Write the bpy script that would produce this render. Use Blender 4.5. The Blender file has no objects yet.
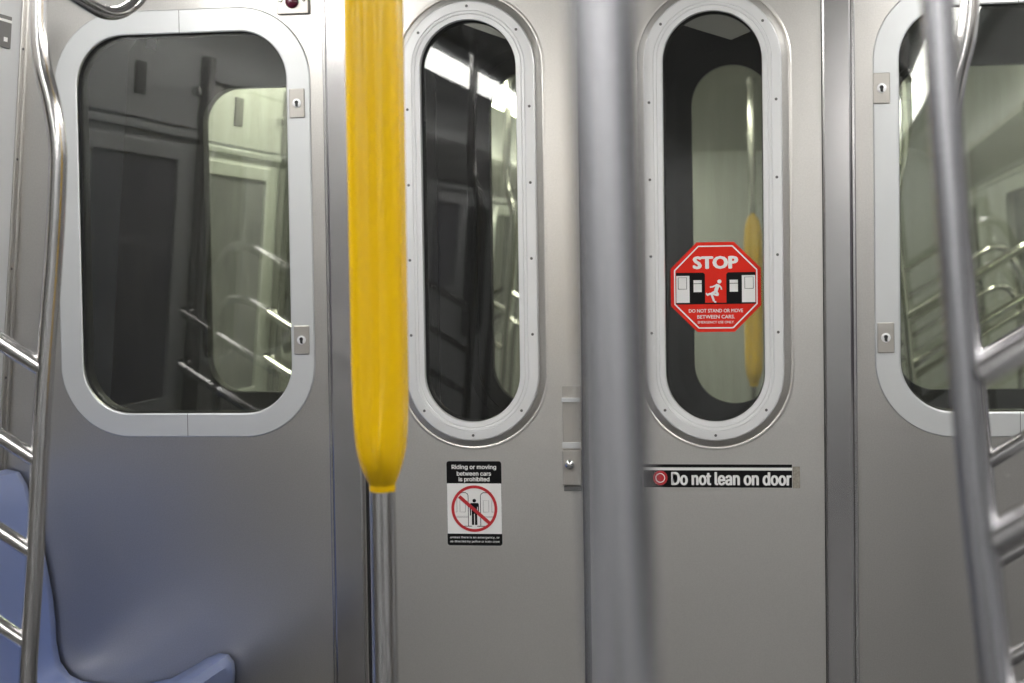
import bpy, bmesh, math, random
from mathutils import Vector, Matrix
random.seed(4)
S = bpy.context.scene
COL = S.collection

# ------------------------------------------------------------------ camera, world, exposure
CAM = Vector((0.5384, -4.3, 1.35))
cx = Vector((0.98637, 0.16386, -0.01488))
cu = Vector((0.00811, 0.04187, 0.99909))
cb = Vector((0.16434, -0.98559, 0.03996))
cd = bpy.data.cameras.new('camera')
cam = bpy.data.objects.new('camera', cd)
COL.objects.link(cam)
cb.normalize(); cx = (cx - cb * cx.dot(cb)).normalized(); cu = cb.cross(cx)
cam.matrix_world = Matrix(((cx.x, cu.x, cb.x, CAM.x), (cx.y, cu.y, cb.y, CAM.y), (cx.z, cu.z, cb.z, CAM.z), (0, 0, 0, 1)))
cd.sensor_width = 36.0
cd.lens = 36.0 * 1900 / 1024
cd.clip_start = 0.02
cd.dof.use_dof = True
cd.dof.focus_distance = 4.3
cd.dof.aperture_fstop = 4.2
S.camera = cam
w = bpy.data.worlds.new('tunnel_dark'); S.world = w; w.use_nodes = True
w.node_tree.nodes['Background'].inputs[0].default_value = (0.5, 0.55, 0.6, 1)
w.node_tree.nodes['Background'].inputs[1].default_value = 0.02
S.view_settings.view_transform = 'Standard'
S.view_settings.look = 'None'
S.view_settings.gamma = 1
S.view_settings.use_curve_mapping = False
S.view_settings.exposure = 0.0
S.cycles.use_denoising = True
S.cycles.max_bounces = 10
S.cycles.transparent_max_bounces = 16
S.cycles.sample_clamp_indirect = 6
LIGHT = 18.0          # brightness of the cabin's own light strips

# ------------------------------------------------------------------ materials
def mat(name, color, metal=0.0, rough=0.5, spec=0.5, coat=0.0):
    m = bpy.data.materials.new(name); m.use_nodes = True
    b = m.node_tree.nodes['Principled BSDF']
    b.inputs['Base Color'].default_value = (*color, 1)
    b.inputs['Metallic'].default_value = metal
    b.inputs['Roughness'].default_value = rough
    b.inputs['Specular IOR Level'].default_value = spec
    b.inputs['Coat Weight'].default_value = coat
    b.inputs['Coat Roughness'].default_value = 0.08
    return m

def grain(m, scale, rough_lo, rough_hi, bump=0.0, c0=None, c1=None, blotch=None):
    """directional brushing: noise stretched by `scale`, drives roughness / bump / faint colour"""
    t = m.node_tree; b = t.nodes['Principled BSDF']
    tc = t.nodes.new('ShaderNodeTexCoord'); mp = t.nodes.new('ShaderNodeMapping')
    mp.inputs['Scale'].default_value = scale
    n = t.nodes.new('ShaderNodeTexNoise'); n.inputs['Scale'].default_value = 1.0; n.inputs['Detail'].default_value = 4
    t.links.new(tc.outputs['Object'], mp.inputs[0]); t.links.new(mp.outputs[0], n.inputs['Vector'])
    r = t.nodes.new('ShaderNodeMapRange'); r.inputs[3].default_value = rough_lo; r.inputs[4].default_value = rough_hi
    t.links.new(n.outputs[0], r.inputs[0]); t.links.new(r.outputs[0], b.inputs['Roughness'])
    if bump:
        bp = t.nodes.new('ShaderNodeBump'); bp.inputs['Strength'].default_value = bump; bp.inputs['Distance'].default_value = 0.001
        t.links.new(n.outputs[0], bp.inputs['Height']); t.links.new(bp.outputs[0], b.inputs['Normal'])
    if c0:
        n2 = t.nodes.new('ShaderNodeTexNoise'); n2.inputs['Scale'].default_value = blotch or 3.0; n2.inputs['Detail'].default_value = 6
        t.links.new(tc.outputs['Object'], n2.inputs['Vector'])
        mx = t.nodes.new('ShaderNodeMix'); mx.data_type = 'RGBA'
        mx.inputs[6].default_value = (*c0, 1); mx.inputs[7].default_value = (*c1, 1)
        t.links.new(n2.outputs[0], mx.inputs[0]); t.links.new(mx.outputs[2], b.inputs['Base Color'])
    return m

M = {}
M['wall_steel'] = grain(mat('linen_steel', (.56, .54, .51), 1, .4), (8, 8, 8), .28, .33, 0, (.43, .42, .405), (.61, .595, .57), 330)
M['door_steel'] = grain(mat('brushed_door_steel', (.62, .60, .57), 1, .36), (8, 8, 8), .27, .31, 0, (.63, .615, .585), (.76, .74, .71), 300)
M['jamb_steel'] = grain(mat('smooth_jamb_steel', (.50, .50, .52), 1, .26), (4, 4, 1), .17, .2, .0, (.46, .45, .455), (.50, .49, .49), 2)
M['tube'] = grain(mat('polished_tube_steel', (.66, .65, .65), 1, .2), (4, 4, 1), .11, .16)
M['tube_satin'] = grain(mat('satin_tube_steel', (.50, .50, .53), 1, .3), (4, 4, 1), .24, .28)
M['alu'] = grain(mat('pale_aluminium', (.66, .68, .69), .55, .42), (40, 40, 40), .36, .48, 0, (.64, .66, .67), (.70, .715, .72), 6)
M['alu_bright'] = grain(mat('bright_aluminium', (.74, .75, .76), .5, .38), (40, 40, 40), .32, .44, 0, (.82, .83, .84), (.88, .885, .89), 8)
M['plate'] = mat('nickel_plate', (.47, .45, .42), .8, .38)
M['chrome'] = mat('chrome', (.75, .75, .75), 1, .12)
M['dark'] = mat('dark_keyhole', (.01, .01, .012), 0, .5)
M['screw'] = mat('dull_screw', (.16, .16, .16), .8, .45)
M['rubber'] = mat('black_rubber', (.012, .012, .013), 0, .6)
M['yellow'] = grain(mat('yellow_plastic', (.92, .56, .001), 0, .2, .45, 0), (2, 2, 2), .19, .21, 0, (.90, .545, .001), (.94, .58, .001), 9)
M['blue'] = grain(mat('blue_seat_plastic', (.13, .19, .42), 0, .3, .5, .3), (50, 50, 50), .26, .36, 0, (.15, .205, .42), (.185, .245, .48), 4)
M['red'] = mat('sticker_red', (.80, .025, .012), 0, .45, .2)
M['red_dark'] = mat('sticker_deep_red', (.55, .02, .03), 0, .4)
M['white'] = mat('sticker_white', (.92, .92, .91), 0, .5)
M['ink'] = mat('sticker_black', (.006, .006, .007), 0, .5, .15)
M['grey_ink'] = mat('sticker_grey', (.38, .38, .39), 0, .5)
M['lens'] = mat('dark_red_lens', (.10, .004, .02), 0, .18, .5, .5)
M['melamine'] = grain(mat('pale_wall_panel', (.55, .56, .56), .1, .42), (30, 30, 30), .36, .48, 0, (.62, .63, .645), (.67, .68, .69), 3)
M['ceiling'] = grain(mat('ceiling_panel', (.42, .42, .41), 0, .5), (20, 20, 20), .45, .55)
M['floor'] = grain(mat('speckled_floor', (.06, .06, .065), 0, .45), (90, 90, 90), .35, .55, 0, (.02, .02, .023), (.11, .11, .115), 160)
M['poster'] = grain(mat('map_poster', (.2, .2, .24), 0, .3), (20, 20, 20), .25, .4, 0, (.08, .08, .11), (.34, .33, .37), 7)
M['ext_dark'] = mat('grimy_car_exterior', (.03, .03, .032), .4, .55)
M['scar'] = grain(mat('old_adhesive', (.3, .27, .22), 0, .7), (200, 200, 200), .6, .8, 0, (.14, .12, .10), (.5, .47, .4), 220)

def lamp_mat(name, col, k):
    m = bpy.data.materials.new(name); m.use_nodes = True; t = m.node_tree
    b = t.nodes['Principled BSDF']; b.inputs['Base Color'].default_value = (.8, .8, .8, 1)
    b.inputs['Emission Color'].default_value = (*col, 1); b.inputs['Emission Strength'].default_value = k
    return m
M['lamp'] = lamp_mat('fluorescent_diffuser', (1.0, .975, .93), LIGHT)
M['lamp_next'] = lamp_mat('fluorescent_diffuser_next_car', (1.0, .98, .86), LIGHT * 1.1)

def glass_mat(name, tint, ior, haze, haze_col, grime_scale=4.0, streak=False):
    """pane: clear with Fresnel reflection and a film of grime"""
    m = bpy.data.materials.new(name); m.use_nodes = True; t = m.node_tree
    for n in list(t.nodes): t.nodes.remove(n)
    out = t.nodes.new('ShaderNodeOutputMaterial')
    tr = t.nodes.new('ShaderNodeBsdfTransparent'); tr.inputs[0].default_value = (*tint, 1)
    gl = t.nodes.new('ShaderNodeBsdfGlossy'); gl.inputs['Roughness'].default_value = 0.012
    fr = t.nodes.new('ShaderNodeFresnel'); fr.inputs[0].default_value = ior
    mx = t.nodes.new('ShaderNodeMixShader')
    t.links.new(fr.outputs[0], mx.inputs[0]); t.links.new(tr.outputs[0], mx.inputs[1]); t.links.new(gl.outputs[0], mx.inputs[2])
    df = t.nodes.new('ShaderNodeBsdfDiffuse'); df.inputs[0].default_value = (*haze_col, 1)
    tl = t.nodes.new('ShaderNodeBsdfTranslucent'); tl.inputs[0].default_value = (*haze_col, 1)
    ad = t.nodes.new('ShaderNodeMixShader'); ad.inputs[0].default_value = .5
    t.links.new(df.outputs[0], ad.inputs[1]); t.links.new(tl.outputs[0], ad.inputs[2])
    tc = t.nodes.new('ShaderNodeTexCoord'); mp = t.nodes.new('ShaderNodeMapping')
    mp.inputs['Scale'].default_value = (14, 1, 1.0) if streak else (1, 1, 1)
    n = t.nodes.new('ShaderNodeTexNoise'); n.inputs['Scale'].default_value = grime_scale; n.inputs['Detail'].default_value = 6
    t.links.new(tc.outputs['Object'], mp.inputs[0]); t.links.new(mp.outputs[0], n.inputs['Vector'])
    r = t.nodes.new('ShaderNodeMapRange'); r.inputs[1].default_value = .3; r.inputs[2].default_value = .75
    r.inputs[3].default_value = haze * .55; r.inputs[4].default_value = haze * 1.4
    t.links.new(n.outputs[0], r.inputs[0])
    m2 = t.nodes.new('ShaderNodeMixShader')
    t.links.new(r.outputs[0], m2.inputs[0]); t.links.new(mx.outputs[0], m2.inputs[1]); t.links.new(ad.outputs[0], m2.inputs[2])
    t.links.new(m2.outputs[0], out.inputs[0])
    return m
M['pane'] = glass_mat('end_window_glass', (.88, .90, .87), 1.72, .03, (.55, .56, .50), 4, True)
M['pane_door'] = glass_mat('door_window_glass', (.90, .91, .90), 1.56, .012, (.55, .56, .54), 5)
M['pane_next'] = glass_mat('grimy_next_car_glass', (.93, .95, .86), 1.4, .09, (.80, .82, .72), 3, True)
M['pane_side'] = glass_mat('tinted_side_glass', (.30, .32, .32), 1.6, .02, (.4, .4, .4), 5)

# ------------------------------------------------------------------ mesh helpers
def link(name, bm, m, parent=None, smooth=False, bevel=0.0, ang=38):
    bmesh.ops.recalc_face_normals(bm, faces=bm.faces)
    me = bpy.data.meshes.new(name); bm.to_mesh(me); bm.free()
    me.materials.append(M[m] if isinstance(m, str) else m)
    if smooth:
        for p in me.polygons: p.use_smooth = True
        try: me.set_sharp_from_angle(angle=math.radians(ang))
        except Exception: pass
    o = bpy.data.objects.new(name, me); COL.objects.link(o)
    if parent: o.parent = parent
    if bevel:
        b = o.modifiers.new('bevel', 'BEVEL'); b.width = bevel; b.segments = 2; b.limit_method = 'ANGLE'
    return o

def thing(name, label, cat, group=None):
    o = bpy.data.objects.new(name, None); COL.objects.link(o); o.empty_display_size = .05
    return tag(o, label, cat, group)

def tag(o, label, cat, group=None):
    o['label'] = label; o['category'] = cat
    if group: o['group'] = group
    return o

def setting(name):
    o = bpy.data.objects.new(name, None); COL.objects.link(o); o['kind'] = 'structure'
    return o

def struct(name, bm, m, **k):
    o = link(name, bm, m, **k); o['kind'] = 'structure'; return o

def box(bm, x0, x1, y0, y1, z0, z1, f=None):
    v = [bm.verts.new(f(x, y, z) if f else (x, y, z)) for x in (x0, x1) for y in (y0, y1) for z in (z0, z1)]
    for q in ((0, 1, 3, 2), (4, 6, 7, 5), (0, 4, 5, 1), (2, 3, 7, 6), (0, 2, 6, 4), (1, 5, 7, 3)):
        bm.faces.new([v[i] for i in q])

def bx(*a, f=None):
    bm = bmesh.new(); box(bm, *a, f=f); return bm

def rr(cx_, cz, hw, hh, r, n=12):
    """rounded rectangle loop in (x, z), counter-clockwise"""
    r = min(r, hw, hh); P = []
    for k, (sx, sz) in enumerate(((1, 1), (-1, 1), (-1, -1), (1, -1))):
        ox, oz = cx_ + sx * (hw - r), cz + sz * (hh - r)
        for i in range(n + 1):
            a = math.pi / 2 * (k + i / n)
            P.append((ox + r * math.cos(a), oz + r * math.sin(a)))
    return P

def ring(cx_, cz, hw, hh, r, prof, y0=0.0, n=14, f=None):
    """closed ring following a rounded rectangle; prof = [(outward offset, y)], closed section"""
    bm = bmesh.new(); L = []
    for off, y in prof:
        L.append([bm.verts.new(f(x, y0 + y, z) if f else (x, y0 + y, z)) for x, z in rr(cx_, cz, hw + off, hh + off, r + off, n)])
    m = len(L[0])
    for a in range(len(L)):
        A, B = L[a], L[(a + 1) % len(L)]
        for i in range(m):
            j = (i + 1) % m
            bm.faces.new((A[i], A[j], B[j], B[i]))
    return bm

def slab(loop, y0, y1, f=None):
    """solid of an (x,z) outline between two y"""
    bm = bmesh.new()
    A = [bm.verts.new(f(x, y0, z) if f else (x, y0, z)) for x, z in loop]
    B = [bm.verts.new(f(x, y1, z) if f else (x, y1, z)) for x, z in loop]
    bm.faces.new(A); bm.faces.new(B[::-1]); n = len(A)
    for i in range(n):
        j = (i + 1) % n; bm.faces.new((A[i], B[i], B[j], A[j]))
    return bm

def holed(outer, holes, y0, y1, f=None):
    """plate with holes: (x,z) loops between two y"""
    bm = bmesh.new(); fr = []
    for y in (y0, y1):
        E = []; loops = []
        for lp in [outer] + holes:
            vs = [bm.verts.new((x, y, z)) for x, z in lp]; loops.append(vs)
            E += [bm.edges.new((vs[i], vs[(i + 1) % len(vs)])) for i in range(len(vs))]
        bmesh.ops.triangle_fill(bm, edges=E, use_beauty=True, use_dissolve=False)
        fr.append(loops)
    for A, B in zip(*fr):
        for i in range(len(A)):
            j = (i + 1) % len(A); bm.faces.new((A[i], B[i], B[j], A[j]))
    if f:
        for v in bm.verts: v.co = f(*v.co)
    return bm

def smooth_path(P, per=8):
    P = [Vector(p) for p in P]; out = []
    Q = [P[0] * 2 - P[1]] + P + [P[-1] * 2 - P[-2]]
    for i in range(1, len(Q) - 2):
        a, b, c, d = Q[i - 1:i + 3]
        for k in range(per):
            t = k / per
            out.append(.5 * ((2 * b) + (c - a) * t + (2 * a - 5 * b + 4 * c - d) * t * t + (3 * b - a - 3 * c + d) * t ** 3))
    out.append(P[-1]); return out

def tube(bm, P, r, seg=20, sm=True, per=8):
    P = smooth_path(P, per) if sm else [Vector(p) for p in P]
    rad = r if callable(r) else (lambda t: r)
    t0 = (P[1] - P[0]).normalized(); u = t0.orthogonal().normalized(); rings = []
    for i, p in enumerate(P):
        t = ((P[min(i + 1, len(P) - 1)]) - P[max(i - 1, 0)]).normalized()
        u = (u - t * u.dot(t)).normalized(); v = t.cross(u); R = rad(i / (len(P) - 1))
        rings.append([bm.verts.new(p + u * R * math.cos(2 * math.pi * k / seg) + v * R * math.sin(2 * math.pi * k / seg)) for k in range(seg)])
    for A, B in zip(rings, rings[1:]):
        for k in range(seg): bm.faces.new((A[k], A[(k + 1) % seg], B[(k + 1) % seg], B[k]))
    bm.faces.new(rings[0][::-1]); bm.faces.new(rings[-1])
    return bm

def disc(x, z, r, y0, y1, n=24, dome=0.0):
    """short cylinder facing the cabin, with an optional domed face"""
    bm = bmesh.new()
    st = [(r, y0), (r, y1)] + ([(r * math.cos(a), y1 - dome * math.sin(a)) for a in (.4, .8, 1.15, 1.4)] if dome else [])
    L = [[bm.verts.new((x + q * math.cos(2 * math.pi * k / n), y, z + q * math.sin(2 * math.pi * k / n))) for k in range(n)] for q, y in st]
    for A, B in zip(L, L[1:]):
        for k in range(n): bm.faces.new((A[k], A[(k + 1) % n], B[(k + 1) % n], B[k]))
    bm.faces.new(L[0]); bm.faces.new(L[-1]); return bm

FONT = None
try:                                                         # Blender's own interface typeface; its built-in font otherwise
    import os
    FONT = bpy.data.fonts.load(os.path.join(bpy.utils.system_resource('DATAFILES', path='fonts'), 'Inter.woff2'))
except Exception:
    FONT = None
def words(name, s, x, z, y, width, height, m, parent, bold=0.0, left=False, inter=True):
    """lettering standing on the face at y, fitted into width x height"""
    c = bpy.data.curves.new(name, 'FONT'); c.body = s
    if FONT and inter: c.font = FONT
    c.align_x = 'LEFT'; c.size = 1; c.offset = 0; c.extrude = 0.01
    c.resolution_u = 3
    t = bpy.data.objects.new(name, c); COL.objects.link(t)
    dg = bpy.context.evaluated_depsgraph_get()
    me = bpy.data.meshes.new_from_object(t.evaluated_get(dg)); bpy.data.objects.remove(t)
    xs = [v.co.x for v in me.vertices]; ys = [v.co.y for v in me.vertices]
    x0, x1, z0, z1 = min(xs), max(xs), min(ys), max(ys)
    sx = width / (x1 - x0); sz = height / (z1 - z0)
    for v in me.vertices:
        a, b, d = v.co
        v.co = ((x - (0 if left else width / 2)) + (a - x0) * sx, y - d * .02, z - height / 2 + (b - z0) * sz)
    if bold:                                                 # heavier strokes: the same letters laid over each other, a hair apart
        b2 = bmesh.new(); b2.from_mesh(me); src = list(b2.faces)
        for n_, (dx, dz) in enumerate(((-1, 0), (1, 0), (0, 1), (0, -1), (.7, .7), (-.7, .7), (.7, -.7), (-.7, -.7))):
            q = bmesh.ops.duplicate(b2, geom=src)
            for v in q['geom']:
                if isinstance(v, bmesh.types.BMVert): v.co += Vector((dx * bold * height, -2.5e-5 * (n_ + 1), dz * bold * height * .6))
        b2.to_mesh(me); b2.free()
    me.materials.clear(); me.materials.append(M[m])
    o = bpy.data.objects.new(name, me); COL.objects.link(o); o.parent = parent
    return o

# ------------------------------------------------------------------ the two cars' shells
LEN = 11.0
def lean(z): return 1.336 + (2.0 - z) * .083            # half width of the cabin at height z

def shell(tag_, T, next_car=False):
    """T maps this car's own (x, y, z) to the place; its end wall is at y = 0, the cabin at y < 0"""
    def nm(s): return s if not next_car else s + '_next_car'
    L = LEN if not next_car else 9.0
    struct(nm('floor'), bx(-1.6, 1.6, -L, .06, -.06, 0, f=T), 'floor')
    struct(nm('ceiling'), bx(-1.5, 1.5, -L, .06, 2.2, 2.24, f=T), 'ceiling')
    # rear end of the cabin
    struct(nm('wall_rear'), bx(-1.6, 1.6, -L - .05, -L, 0, 2.24, f=T), 'melamine')
    for s, side in ((-1, 'left'), (1, 'right')):
        F = lambda x, y, z, s=s: T(s * (lean(z) - y), x, z)       # (along, inward, up)
        holes = []; wins = [(-3.4, .48), (-6.05, .42)]; doors = [-1.93, -7.2]
        doors = [d for d in doors if d - .7 > -L]
        for c, hw in wins: holes.append(rr(c, 1.32, hw, .36, .09, 6))
        for c in doors: holes.append(rr(c, 1.02, .62, .92, .06, 4))
        # the cabin side wall, leaning in towards the ceiling
        struct(nm('wall_' + side), holed([(-L, 0), (.0, 0), (.0, 2.0), (-L, 2.0)], holes, -.05, 0, f=F), 'melamine')
        for c, hw in wins:
            wn = setting(nm('window_%d' % (3 + (s > 0) * 4 + wins.index((c, hw)))))
            link('window_frame', ring(c, 1.32, hw, .36, .09, [(-.004, .0), (-.004, .012), (.035, .012), (.04, 0)], 0, 6, f=F), 'alu', wn, True)
            link('pane', slab(rr(c, 1.32, hw, .36, .09, 6), -.03, -.025, f=F), 'pane_side', wn)
        for c in doors:
            dn = setting(nm('door_%d' % (3 + (s > 0) * 2 + doors.index(c))))
            for k in (-1, 1):
                lf = link('door_leaf', holed(rr(c + k * .308, 1.02, .305, .915, .02, 2), [rr(c + k * .308, 1.40, .19, .34, .08, 6)], -.045, -.02, f=F), 'door_steel', dn)
                link('pane', slab(rr(c + k * .308, 1.40, .19, .34, .08, 6), -.036, -.03, f=F), 'pane_side', lf)
                link('window_frame', ring(c + k * .308, 1.40, .19, .34, .08, [(-.006, -.024), (-.006, -.012), (.02, -.012), (.022, -.024)], 0, 6, f=F), 'alu', lf, True)
            # posts either side of the doorway
            for k in (-1, 1):
                struct(nm('trim_%d' % (3 + (s > 0) * 4 + doors.index(c) * 2 + (k > 0))), bx(c + k * .66 - .035, c + k * .66 + .035, 0, .03, 0, 2.0, f=F), 'jamb_steel', bevel=.006)
        # ledge moulding and the hinged panel above it
        bm = bmesh.new(); box(bm, -1.22, -.16, 0, .014, 1.745, 1.765, f=F); box(bm, -6.5, -2.62, 0, .014, 1.745, 1.765, f=F)
        struct(nm('trim_%d' % (11 + (s > 0))), bm, 'alu', bevel=.003)
        # dark strip added as an advert-card channel, darkening the mirrored wall over the ledge
        bm = bmesh.new(); box(bm, -6.5, -2.62, 0, .008, 1.775, 1.985, f=F)
        struct(nm('trim_%d' % (18 + (s > 0))), bm, 'screw', bevel=.002)
        # cove from side wall up to the ceiling
        bm = bmesh.new(); N = 8; A = []
        for i in range(N + 1):
            a = math.pi / 2 * i / N
            X = 1.336 - .26 * (1 - math.cos(a)); Z = 2.0 + .2 * math.sin(a)
            A.append([bm.verts.new(T(s * X, -L, Z)), bm.verts.new(T(s * X, .05, Z)), bm.verts.new(T(s * (X + .03), .05, Z + .012)), bm.verts.new(T(s * (X + .03), -L, Z + .012))])
        for a_, b_ in zip(A, A[1:]):
            for k in range(4): bm.faces.new((a_[k], a_[(k + 1) % 4], b_[(k + 1) % 4], b_[k]))
        struct(nm('trim_%d' % (13 + (s > 0))), bm, 'melamine', smooth=True)
        # continuous light strip under the ceiling
        for j, y0 in enumerate([-.25 - 2.15 * i for i in range(5 if not next_car else (4 if s < 0 else 1))]):
            lt = thing('ceiling_light', ('long fluorescent strip light along the %s side of the cabin ceiling' % side) if not next_car
                       else 'fluorescent strip light on the %s side of the next car' % side,
                       'light', 'light strips of the ' + ('next car' if next_car else 'cabin') + ', ' + side + ' side')
            link('housing', bx(s * .86, s * 1.08, y0 - 2.08, y0, 2.165, 2.2, f=T), 'alu', lt, bevel=.004)
            bm = bmesh.new(); pr = [(.905, 2.165), (.912, 2.135), (.935, 2.120), (.995, 2.120), (1.018, 2.135), (1.025, 2.165)]
            A = [bm.verts.new(T(s * x, y0 - 2.06, z)) for x, z in pr]; B = [bm.verts.new(T(s * x, y0 - .02, z)) for x, z in pr]
            bm.faces.new(A); bm.faces.new(B[::-1])
            for i in range(len(A)):
                j2 = (i + 1) % len(A); bm.faces.new((A[i], A[j2], B[j2], B[i]))
            link('diffuser', bm, 'lamp_next' if next_car else 'lamp', lt)

I = lambda x, y, z: (x, y, z)
GAP, DROP = .925, .027                                     # the next car across the coupling, riding a little lower
N_ = lambda x, y, z: (x, GAP - y, z - DROP)
shell('', I)
shell('', N_, True)

# ------------------------------------------------------------------ end wall of this car
WZ, WH = 1.459, .447          # end windows: centre height, half height of the glass
WX, WW = .958, .257
OZ, OH, OW, OX0, OX1 = 1.452, .461, .111, -.2715, .2855
def end_wall_loops(e=0.0):
    return [(-lean(0) - e, -e), (lean(0) + e, -e), (lean(2.0) + e, 2.0), (1.12 + e, 2.2 + e), (-1.12 - e, 2.2 + e), (-lean(2.0) - e, 2.0)]
wall_holes = [rr(-WX, WZ, WW, WH, .115, 12), rr(WX - .005, WZ, WW, WH, .115, 12), [(-.53, 0.02), (.53, .02), (.53, 2.08), (-.53, 2.08)]]
struct('wall_front', holed(end_wall_loops(), wall_holes, 0, .05), 'wall_steel')

# narrow corner strips between end wall and side walls
for i, s in enumerate((-1, 1)):
    bm = bmesh.new()
    Fz = lambda x, y, z, s=s: (s * (lean(z) - x), y, z)
    box(bm, 0, .012, -.014, 0, 0, 2.0, f=Fz); box(bm, .0, .006, -.03, -.014, 0, 2.0, f=Fz)
    o = struct('trim_%d' % (15 + i), bm, 'wall_steel', bevel=.002)
    for z in (1.88, 1.62, 1.36, 1.10):
        p = Vector((s * (lean(z) - .006), -.022, z)); b2 = bmesh.new()
        bmesh.ops.create_uvsphere(b2, u_segments=10, v_segments=6, radius=.0035, matrix=Matrix.Translation(p)); link('rivet', b2, 'screw', o, True)

# door jambs
for i, (x0, x1) in enumerate(((-.605, -.533), (.529, .592))):
    j = struct('trim_%d' % (1 + i), bx(x0, x1, -.016, .03, 0, 2.1), 'jamb_steel', bevel=.005)
    a, b = (x1, x1 + .008) if i == 0 else (x0 - .002, x0)
    link('door_seal', bx(a, b, .003, .03, 0, 2.1), 'rubber', j)
    e = (x0 - .009, x0) if i == 0 else (x1, x1 + .009)
    link('edge_bead', bx(e[0], e[1], -.006, .0, 0, 2.1), 'jamb_steel', j, bevel=.002)
j = struct('trim_17', bx(-.605, .592, -.016, .03, 2.082, 2.13), 'jamb_steel', bevel=.005)

def lock(parent, x, z, y):
    p = link('lock_plate', bx(x - .0185, x + .0185, y - .004, y, z - .034, z + .034), 'plate', parent, bevel=.0025)
    link('lock_cylinder', disc(x, z, .0105, y - .004, y - .0058, 24, .0006), 'alu_bright', p, True)
    bm = bmesh.new()
    kx = [(x + .0045 * math.cos(a), z + .002 + .0045 * math.sin(a)) for a in [2 * math.pi * i / 14 for i in range(14)]]
    bm = slab(kx, y - .0067, y - .006)
    b2 = [(x - .001, z + .002), (x + .0035, z - .001), (x + .003, z - .0075), (x + .0065, z - .0085), (x - .001, z - .0085), (x - .0035, z - .004)]
    A = [bm.verts.new((a, y - .0068, b)) for a, b in b2]; bm.faces.new(A)
    link('keyhole', bm, 'dark', p)
    return p

def end_window(name, cx_, locks, T=I, pane='pane', seam_dx=0.0, gask=.001):
    wn = setting(name)
    fr = link('window_frame', ring(cx_, WZ, WW, WH, .115, [(.0, .02), (.0, -.004), (.003, -.0055), (.0535, -.0055), (.0562, -.003), (.0562, 0), (.05, 0), (.05, .004), (.012, .004), (.012, .02)], 0, 16, f=T), 'alu', wn, True, ang=14)
    link('glazing_gasket', ring(cx_, WZ, WW, WH, .115, [(-.001 - gask, .06), (-.0005 - gask, .010), (.001, .006), (.001, .06)], 0, 16, f=T), 'rubber', wn, True)
    link('pane', slab(rr(cx_, WZ, WW - .001, WH - .001, .115, 14), .016, .022, f=T), pane, wn)
    bm = bmesh.new()
    for z, d in ((WZ + WH + .027, 1), (WZ - WH - .027, -1)):
        box(bm, cx_ + seam_dx - .0007, cx_ + seam_dx + .0007, -.0058, -.0053, z - .0265, z + .0265, f=T)
    link('frame_joint', bm, 'screw', wn)
    for x, z in locks: lock(wn, x, z, -.0055)
    return wn
end_window('window_1', -WX, [(-.6755, 1.734), (-.675, 1.1835)], seam_dx=-.0)
end_window('window_2', WX - .005, [(.6585, 1.729), (.664, 1.1775)], seam_dx=.0)

# ------------------------------------------------------------------ the two-leaf end door
def door_leaf(name, x0, x1, ox, T=I, pane='pane_door', full=True):
    dn = setting(name)
    Y = .006                                                   # face of the leaf, just behind the wall face
    hole = rr(ox, OZ, OW + .064, OH + .064, OW + .064, 20)
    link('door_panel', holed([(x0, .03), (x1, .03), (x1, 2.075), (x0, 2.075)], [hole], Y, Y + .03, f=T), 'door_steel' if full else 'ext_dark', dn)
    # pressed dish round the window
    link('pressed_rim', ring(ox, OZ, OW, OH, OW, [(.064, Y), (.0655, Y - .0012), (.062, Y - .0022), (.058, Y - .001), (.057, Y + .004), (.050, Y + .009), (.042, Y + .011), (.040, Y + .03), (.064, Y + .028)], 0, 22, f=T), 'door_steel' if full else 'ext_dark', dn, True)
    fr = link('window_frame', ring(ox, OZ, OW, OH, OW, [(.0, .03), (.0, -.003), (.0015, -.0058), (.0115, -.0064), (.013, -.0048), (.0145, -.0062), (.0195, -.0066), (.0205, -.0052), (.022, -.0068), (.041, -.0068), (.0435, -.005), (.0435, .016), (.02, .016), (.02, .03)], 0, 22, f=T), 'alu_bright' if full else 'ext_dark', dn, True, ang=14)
    link('glazing_gasket', ring(ox, OZ, OW, OH, OW, [(-.002, .045), (-.0015, .010), (.001, .006), (.001, .045)], 0, 22, f=T), 'rubber', dn, True)
    link('pane', slab(rr(ox, OZ, OW - .001, OH - .001, OW - .001, 22), .018, .024, f=T), pane, dn)
    if full:
        pts = [(s * (OW + .031), dz) for s in (-1, 1) for dz in (-.26, -.0865, .0865, .26)]
        R = OW + .031; c = OH - OW
        pts += [(0, c + R), (0, -c - R)] + [(sx * R * math.sin(.93), sz * (c + R * math.cos(.93))) for sx in (-1, 1) for sz in (-1, 1)]
        for dx, dz in pts: link('screw', disc(ox + dx, OZ + dz, .0032, -.0068, -.0078, 12, .0004), 'screw', fr, True)
    return dn
d1 = door_leaf('door_1', -.523, -.021, OX0)
d2 = door_leaf('door_2', -.004, .5275, OX1)
link('edge_seal', bx(-.021, -.005, .014, .034, .03, 2.075), 'rubber', d1)
# latch on the meeting edge of the left leaf
lt = link('latch_plate', bx(-.064, -.021, .001, .006, .935, 1.072), 'plate', d1, bevel=.001)
link('upper_keeper', bx(-.065, -.022, -.010, .001, 1.036, 1.046), 'alu', lt, bevel=.001)
link('middle_keeper', bx(-.065, -.021, -.006, .001, .930, .944), 'alu', lt, bevel=.001)
lb = link('latch_case', bx(-.064, -.0205, -.012, .006, .846, .927), 'plate', d1, bevel=.002)
link('latch_knob', disc(-.047, .894, .0125, -.012, -.016, 24, .009), 'chrome', lb, True)
link('latch_tongue', bx(-.062, -.022, -.006, .004, .832, .8435), 'screw', d1, bevel=.001)

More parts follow.
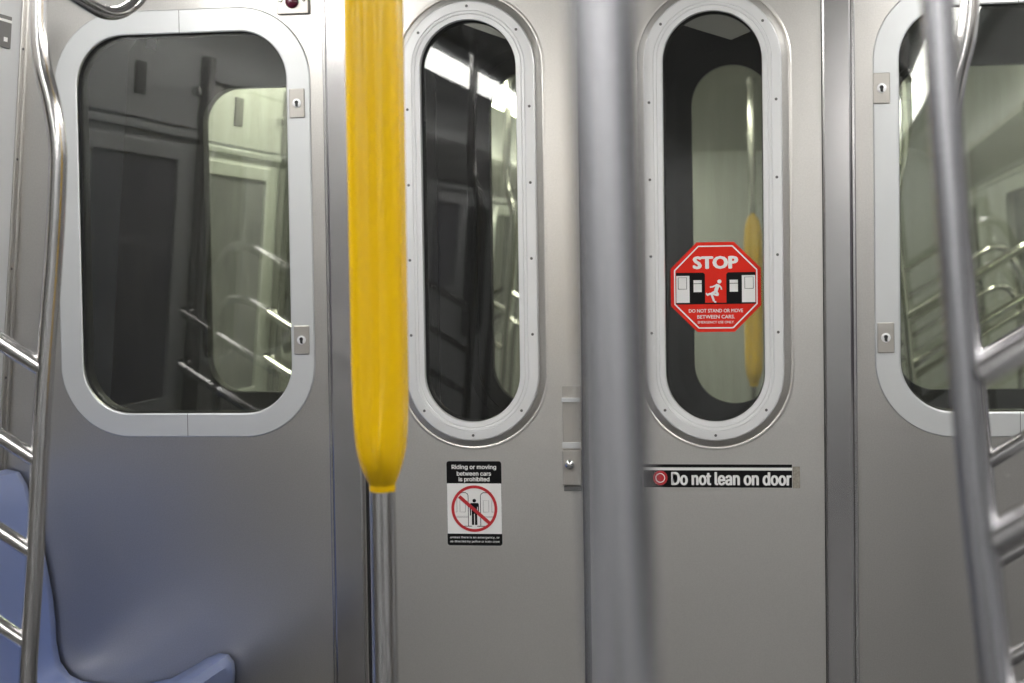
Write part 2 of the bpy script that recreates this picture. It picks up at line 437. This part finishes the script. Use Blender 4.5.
# ------------------------------------------------------------------ end wall of the next car
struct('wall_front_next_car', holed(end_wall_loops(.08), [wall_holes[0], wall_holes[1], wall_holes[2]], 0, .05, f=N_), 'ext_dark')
end_window('window_1_next_car', -WX, [], T=N_, pane='pane_next', gask=.017)
end_window('window_2_next_car', WX, [], T=N_, pane='pane_next', gask=.017)
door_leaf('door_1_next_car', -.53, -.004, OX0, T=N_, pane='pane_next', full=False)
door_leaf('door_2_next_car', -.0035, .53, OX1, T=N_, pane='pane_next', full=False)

# ------------------------------------------------------------------ emergency push button over the left window
t = thing('indicator_button', 'steel plate with dark red round lens above the left window', 'button')
link('backplate', bx(-.719, -.6425, -.012, 0, 1.940, 2.02), 'plate', t, bevel=.002)
link('lens', disc(-.6815, 1.968, .0155, -.012, -.015, 28, .010), 'lens', t, True)
for x in (-.709, -.653): link('screw', disc(x, 1.972, .0045, -.012, -.0135, 14, .001), 'chrome', t, True)

# ------------------------------------------------------------------ stickers
def layer(name, loop, y, m, parent, th=.0004):
    return link(name, slab(loop, y - th, y), m, parent)
def rect(x0, x1, z0, z1): return [(x0, z0), (x1, z0), (x1, z1), (x0, z1)]
def circ(x, z, r, n=48): return [(x + r * math.cos(2 * math.pi * i / n), z + r * math.sin(2 * math.pi * i / n)) for i in range(n)]
FY = .006                                                    # face of the door leaves

# "Riding or moving between cars is prohibited"
t = thing('prohibition_sticker', 'black and white sticker with red crossed circle on the left door leaf', 'sticker')
X0, X1, Z0, Z1 = -.338, -.209, .703, .899; xc = (X0 + X1) / 2
layer('backing', rr(xc, (Z0 + Z1) / 2, (X1 - X0) / 2, (Z1 - Z0) / 2, .006, 6), FY, 'ink', t, .0006)
y = FY - .0006
layer('white_field', rect(X0 + .0005, X1 - .0005, .7305, .8475), y, 'white', t)
for i, (s, wd) in enumerate((('Riding or moving', .104), ('between cars', .080), ('is prohibited', .072))):
    words('lettering', s, xc, .8845 - i * .0142, y, wd, .0122 if i != 1 else .0095, 'white', t, .035)
for i, s in enumerate(('unless there is an emergency, or', 'as directed by police or train crew')):
    words('lettering', s, xc, .7215 - i * .0095, y, .116, .0062, 'white', t, .006)
y -= .0004
zc = .789
for s in (-1, 1):                                            # the two cars of the pictogram
    bm = bmesh.new()
    P = [(xc + s * .0145, y, zc - .041), (xc + s * .0145, y, zc + .030), (xc + s * .0165, y, zc + .0345), (xc + s * .021, y, zc + .037), (xc + s * .040, y, zc + .037)]
    tube(bm, P, .0008, 6, False); tube(bm, [(xc + s * .006, y, zc - .041), (xc + s * .030, y, zc - .041)], .0008, 6, False)
    link('car_outline', bm, 'ink', t)
    bm = bmesh.new()
    for a, b in ((.021, .034), (.041, .048)):
        tube(bm, [(xc + s * a, y, zc - .008), (xc + s * b, y, zc - .008), (xc + s * b, y, zc + .019), (xc + s * a, y, zc + .019), (xc + s * a, y, zc - .008)], .0006, 6, False)
    for dz in (-.018, -.0205): tube(bm, [(xc + s * .0155, y, zc + dz), (xc + s * .048, y, zc + dz)], .0005, 6, False)
    link('car_windows', bm, 'grey_ink', t)
fig = [(-.010, .013), (.010, .013), (.0125, .010), (.0125, -.016), (.0095, -.016), (.0095, .004), (.0075, .004), (.0075, -.038), (.0012, -.038), (.0012, -.012), (-.0012, -.012), (-.0012, -.038), (-.0075, -.038), (-.0075, .004), (-.0095, .004), (-.0095, -.016), (-.0125, -.016), (-.0125, .010)]
f_ = layer('standing_figure', [(xc + a * .85, zc + b) for a, b in fig], y, 'ink', t, .0005)
layer('figure_head', circ(xc, zc + .0185, .0042, 20), y, 'ink', f_, .0005)
link('red_ring', ring(xc, zc, .0475, .0475, .0475, [(0, 0), (0, -.0006), (.0065, -.0006), (.0065, 0)], y - .0006, 16), 'red_dark', t)
c45 = .7071 * .050; wb = .0028
layer('red_bar', [(xc - c45 - wb, zc + c45 * .80 - wb), (xc + c45 - wb, zc - c45 * .95 - wb), (xc + c45 + wb, zc - c45 * .95 + wb), (xc - c45 + wb, zc + c45 * .80 + wb)], y - .0006, 'red_dark', t, .0007)

# "Do not lean on door"
t = thing('door_notice_strip', 'long black sticker strip lettered in white on the right door leaf', 'sticker')
bmz = rect(.120, .455, .8405, .893)
layer('backing', bmz, FY, 'ink', t, .0006)
y = FY - .0006
layer('white_line', rect(.120, .4555, .8795, .8860), y, 'white', t)
words('lettering', 'Do not lean on door', .1845, .8605, y, .2675, .0285, 'white', t, .058, left=True)
e = layer('red_emblem', circ(.158, .862, .0165, 32), y, 'red_dark', t)
link('emblem_ring', ring(.158, .862, .009, .009, .009, [(0, 0), (0, -.0004), (.002, -.0004), (.002, 0)], y - .0004, 8), 'white', e)
layer('adhesive_residue', rect(.456, .4725, .8395, .8885), FY, 'scar', t, .0003)

# STOP octagon stuck on the glass of the right leaf
t = thing('stop_sticker', 'red octagonal STOP sticker on the glass of the right oval window', 'sticker')
GY = .018; SX, SZ, SR = .2875, 1.2945, .1015
def octo(r, sx=1.0): return [(SX + r * sx / math.cos(math.pi / 8) * math.cos(math.pi / 8 + math.pi / 4 * i), SZ + r / math.cos(math.pi / 8) * math.sin(math.pi / 8 + math.pi / 4 * i)) for i in range(8)]
layer('backing', octo(SR), GY, 'red', t, .0008)
y = GY - .0008
link('white_border', holed(octo(SR - .0075), [octo(SR - .0105)], y - .0004, y), 'white', t)
words('lettering', 'STOP', SX, SZ + .0555, y, .098, .0265, 'white', t, .09, inter=False)
words('lettering', 'DO NOT STAND OR MOVE', SX, SZ - .0535, y, .122, .0080, 'white', t, .03, inter=False)
words('lettering', 'BETWEEN CARS.', SX, SZ - .0672, y, .084, .0080, 'white', t, .03, inter=False)
words('lettering', 'EMERGENCY USE ONLY.', SX, SZ - .0795, y, .082, .0055, 'white', t, .02, inter=False)
for s in (-1, 1):
    o_ = layer('car_silhouette', [(SX + s * .0895, SZ - .037), (SX + s * .024, SZ - .037), (SX + s * .024, SZ + .029), (SX + s * .028, SZ + .033), (SX + s * .0895, SZ + .033)][::s], y, 'ink', t)
    layer('car_door', rect(*sorted((SX + s * .089, SX + s * .0590)), SZ - .035, SZ + .026), y - .0004, 'white', o_)
    layer('car_window', rect(*sorted((SX + s * .050, SX + s * .0315)), SZ - .011, SZ + .016), y - .0004, 'white', o_)
    bm = bmesh.new(); a, b, c, d = SX + s * .0845, SX + s * .0655, SZ - .004, SZ + .022; yy = y - .0008
    tube(bm, [(a, yy, c), (b, yy, c), (b, yy, d), (a, yy, d), (a, yy, c)], .0006, 6, False)
    tube(bm, [(SX + s * .050, yy, SZ + .008), (SX + s * .0315, yy, SZ + .008)], .0006, 6, False)
    link('window_outline', bm, 'ink', o_)
layer('track_line', rect(SX - .089, SX + .089, SZ - .0385, SZ - .0355), y - .0004, 'ink', t, .0003)
bm = bmesh.new(); yy = y - .0012
def limb(P, r): tube(bm, [(SX + a, yy, SZ + b) for a, b in P], r, 8, True, 4)
limb([(.006, .006), (.003, -.001), (.000, -.010)], .0042)
limb([(.006, .005), (.012, -.001), (.013, -.006)], .0017); limb([(.004, .006), (-.006, .001), (-.013, .000)], .0017)
limb([(.000, -.010), (-.009, -.015), (-.006, -.026), (-.004, -.032)], .0025); limb([(.001, -.010), (.005, -.018), (-.010, -.015), (-.020, -.018)], .0024)
limb([(-.004, -.033), (.001, -.034)], .0016); limb([(-.020, -.018), (-.021, -.013)], .0015)
for v in bm.verts: v.co.y = yy + (v.co.y - yy) * .1
r_ = link('running_figure', bm, 'white', t)
layer('figure_head', circ(SX + .0085, SZ + .0125, .0046, 20), yy, 'white', r_, .0005)

# dark plaque high on the left side wall, beside the corner
t = thing('wall_plaque', 'small dark plaque with white line high on the left side wall', 'sign')
Fl = lambda x, y, z: (-(lean(z) - y), x, z)
link('plaque_plate', bx(-.34, -.085, 0, .004, 1.873, 1.947, f=Fl), 'screw', t, bevel=.001)
link('white_line', bx(-.338, -.085, .004, .0046, 1.932, 1.938, f=Fl), 'white', t)
link('pale_mark', bx(-.125, -.105, .004, .0046, 1.887, 1.897, f=Fl), 'white', t)

# ------------------------------------------------------------------ side wall furniture near the corner (seen mirrored in the panes)
for s, T, nx in ((-1, I, ''), (1, I, ''), (-1, N_, ' of the next car')):
    side = 'left' if s < 0 else 'right'
    F = lambda x, y, z, s=s, T=T: T(s * (lean(z) - y), x, z)
    t = thing('service_panel', 'pale hinged service panel above the ledge on the %s side wall%s' % (side, nx), 'panel')
    link('panel_door', bx(-1.2, -.2, 0, .012, 1.775, 1.985, f=F), 'melamine', t, bevel=.004)
    link('lock_plate', bx(-.74, -.66, .012, .018, 1.84, 1.93, f=F), 'screw', t, bevel=.002)
    link('thumb_knob', bx(-1.16, -1.13, .012, .035, 1.87, 1.90, f=F), 'chrome', t, bevel=.006)
    t = thing('poster_frame', 'framed dark poster under the ledge on the %s side wall%s' % (side, nx), 'poster')
    link('frame', holed(rect(-1.10, -.34, .93, 1.72), [rect(-1.055, -.385, .975, 1.675)], 0, .014, f=F), 'melamine', t, bevel=.004)
    link('poster', bx(-1.055, -.385, 0, .004, .975, 1.675, f=F), 'poster', t)

Fb = lambda x, y, z: (-(lean(z) - y), x, z)
t = thing('poster_frame', 'small dark framed poster mirrored in the left oval window', 'poster')
link('frame', holed(rect(-5.45, -4.72, 1.22, 1.70), [rect(-5.42, -4.75, 1.25, 1.67)], 0, .014, f=Fb), 'melamine', t, bevel=.004)
link('poster', bx(-5.42, -4.75, 0, .004, 1.25, 1.67, f=Fb), 'poster', t)

# ------------------------------------------------------------------ moulded bench
prof = [(-1.418, .855), (-1.412, .882), (-1.392, .894), (-1.365, .888), (-1.348, .860), (-1.335, .80), (-1.318, .73), (-1.302, .655), (-1.291, .59), (-1.285, .53), (-1.284, .475), (-1.274, .425),
        (-1.25, .392), (-1.215, .376), (-1.15, .368), (-1.07, .370), (-.99, .388), (-.93, .415), (-.89, .438), (-.862, .450), (-.842, .448), (-.831, .434), (-.829, .41), (-.833, .36)]
prof = [(max(-1.418, x - .018 - (.010 if x > -.95 else 0)), z - (.020 if z > .8 else .012)) for x, z in prof]
def bench(name, s, y0, y1, seats, label):
    bm = bmesh.new(); n = seats * 14; rows = []
    for j in range(n + 1):
        y = y0 + (y1 - y0) * j / n; ph = (j / n * seats) % 1.0
        dip = math.sin(math.pi * ph) ** .7 if 0 < ph < 1 else 0
        R = []
        for i, (x, z) in enumerate(prof):
            k = i / (len(prof) - 1); wgt = math.sin(math.pi * min(1, max(0, (k - .08) / .84))) * dip
            xx, zz = x - .018 * wgt * (1 if k < .5 else .3), z - .022 * wgt * (1 if k >= .45 else .2)
            R.append(bm.verts.new((-s * xx if s > 0 else xx, y, zz)))
        rows.append(R)
    for A, B in zip(rows, rows[1:]):
        for i in range(len(A) - 1): bm.faces.new((A[i], A[i + 1], B[i + 1], B[i]))
    t = thing(name, label, 'seat')
    o = link('seat_shell', bm, 'blue', t, True)
    m = o.modifiers.new('thick', 'SOLIDIFY'); m.thickness = .012; m.offset = 0
    sg = (lambda x: x) if s < 0 else (lambda x: -x)
    a, b = sorted((sg(-1.40), sg(-.90)))
    link('pedestal', bx(a, b, min(y0, y1) + .03, max(y0, y1) - .03, .12, .34), 'jamb_steel', t, bevel=.01)
    return t
bench('bench_seat', -1, -1.14, -.012, 3, 'blue moulded plastic bench seat along the left side wall')

# ------------------------------------------------------------------ poles and seat-end partitions
def flange(parent, x, y, z, up):
    bm = bmesh.new()
    tube(bm, [(x, y, z), (x, y, z + up * .006), (x, y, z + up * .012), (x, y, z + up * .05)], lambda q: .038 if q < .3 else (.034 if q < .6 else .021), 28, False)
    link('flange', bm, 'tube_satin', parent, True)

def pole(name, x, y, m, label, rad=.0162, tilt=0.0):
    t = thing(name, label, 'pole')
    link('pole_tube', tube(bmesh.new(), [(x - tilt * (z - 1.31), y, z) for z in (0, .7, 1.5, 2.2)], rad, 40, False), m, t, True)
    flange(t, x + tilt * 1.31, y, 0, 1); flange(t, x - tilt * .89, y, 2.2, -1)
    return t
t = pole('yellow_sleeved_pole', -.155, -1.4, 'tube', 'steel pole with a bulky yellow sleeve, in front of the left door jamb', .020)
# yellow sleeve: a two-lobed fairing that rounds off to a short collar
def sleeve(parent, x, y, zb, zt, k=1.0):
    bm = bmesh.new(); rows = []; n = 64
    st = [(zb, .0212, .0212, 0), (zb + .018, .0212, .0212, 0), (zb + .0185, .0205, .0215, 0), (zb + .026, .0235, .029, .05), (zb + .038, .0285, .038, .1), (zb + .055, .0335, .046, .2), (zb + .08, .0385, .050, .35), (zb + .115, .0400, .053, .6), (zb + .16, .0412, .054, .85), (zb + .25, .0418, .054, 1), (zb + .45, .0422, .054, 1), (zt - .3, .0430, .054, 1), (zt, .0430, .054, 1)]
    for z, a, b, q in st:
        R = []
        for i in range(n):
            th = 2 * math.pi * i / n; c, s = math.cos(th), math.sin(th)
            e = .62 if q > .5 else .62 + (1 - .62) * (1 - q / .5)
            X = a * math.copysign(abs(c) ** e, c); Yv = b * math.copysign(abs(s) ** (e + .1), s)
            # shallow valley down the middle of the face
            v = math.exp(-((X + .004) / .010) ** 2) * .007 * q
            Yv -= math.copysign(v, Yv)
            Yv -= (.018 * math.exp(-((X - .010) / .010) ** 2 - ((z - zb - .085) / .036) ** 2)) if s < 0 else 0
            off = -.010 * min(1, (z - zb - .018) / .03) if z > zb + .0182 else 0
            R.append(bm.verts.new((x + k * (X + .002 * min(1, q * 4)), y + Yv + off, z)))
        rows.append(R)
    for A, B in zip(rows, rows[1:]):
        for i in range(n): bm.faces.new((A[i], A[(i + 1) % n], B[(i + 1) % n], B[i]))
    bm.faces.new(rows[0]); bm.faces.new(rows[-1])
    o = link('sleeve', bm, 'yellow', parent, True)
    for p in o.data.polygons: p.use_smooth = True
    m = o.modifiers.new('sub', 'SUBSURF'); m.levels = 1; m.render_levels = 2
    return o
sleeve(t, -.155, -1.4, .990, 2.0)
pole('centre_pole', .4315, -3.35, 'tube_satin', 'plain blurred grey steel pole nearest the viewer, in front of the door gap', .0178, .018)
t = pole('yellow_sleeved_pole', .205, GAP + 3.4, 'tube', 'yellow sleeved pole in the next car, through the right oval window')
sleeve(t, .205, GAP + 3.4, .785, 1.58)

def partition(s, y, label, dx=0.0, dz=0.0, m='tube', T=I, group=None, loop=True, straight=False):
    """bent stanchion at the end of a bench with rails that climb to the side wall"""
    t = thing('seat_end_partition', label, 'grab rail', group)
    g = lambda X, Z, Yo=0.0: T(s * (X + dx), y + Yo, Z)
    P = [(.872, .0), (.855, .34), (.839, .636), (.822, .83), (.806, 1.026), (.791, 1.199), (.771, 1.388), (.762, 1.50), (.760, 1.57), (.769, 1.64), (.783, 1.70), (.789, 1.76), (.787, 1.83), (.78, 1.95), (.77, 2.2)]
    if straight: P = [(.91, 0), (.855, .34), (.827, .64), (.806, .947), (.790, 1.11), (.776, 1.273), (.765, 1.43), (.755, 1.594), (.745, 1.75), (.735, 1.95), (.72, 2.2)]
    link('post', tube(bmesh.new(), [g(a, b) for a, b in P], .0158, 24), m, t, True)
    for i in range(4):
        z = 1.180 - .16 * i + dz; x = .79 + i * .0125; r = (.0135 if i else .0150) if not straight else .0155
        xe = lean(z) - dx
        sl = .62
        if i in (0, 1):
            Q = [(x, z), (x + .15, z + .15 * sl), (x + .32, z + .32 * sl), (x + .40, z + .385 * sl), (x + .455, z + .37 * sl), (x + .50, z + .25 * sl), (x + .515, z + .10)]
        else:
            Q = [(x, z), (x + .2, z + .2 * sl), (xe - .05, z + (xe - .05 - x) * sl), (lean(z + .3) - dx - .004, z + (xe - x) * sl)]
        link('rail', tube(bmesh.new(), [g(a, b) for a, b in Q], r, 18, True), 'tube', t, True)
    link('wall_post', tube(bmesh.new(), [g(1.305 - dx, .45), g(1.30 - dx, .9), g(1.295 - dx, 1.30)], .0125, 16), m, t, True)
    if loop:
        Q = [(.787, 1.885, 0), (.784, 1.855, .08), (.781, 1.835, .21), (.778, 1.832, .30), (.768, 1.848, .365), (.745, 1.885, .40), (.71, 1.96, .41), (.67, 2.2, .41)]
        link('grab_loop', tube(bmesh.new(), [g(a, b, c) for a, b, c in Q], .0128, 24), m, t, True)
    return t
partition(-1, -1.2, 'bent polished steel post with sloping rails by the blue bench seat', dx=.004)
partition(1, -1.2, 'bent polished steel post behind the thicker grey one at the right', dx=-.026)
partition(1, -2.46, 'thick blurred grey post with sloping rails, nearest on the right', dx=-.113, dz=.062, m='tube_satin', loop=False, straight=True)
partition(-1, -2.75, 'dark bent post with rails mirrored in the left oval window', loop=False)
for s in (-1, 1):
    for T, nx in ((N_, ''),):
        for yy_ in (-1.2, -2.65, -6.3):
            partition(s, yy_, 'steel post with sloping rails on the %s side of the next car' % ('left' if s < 0 else 'right'),
                      T=T, group='seat-end posts of the next car, ' + ('left' if s < 0 else 'right') + ' side', loop=False)
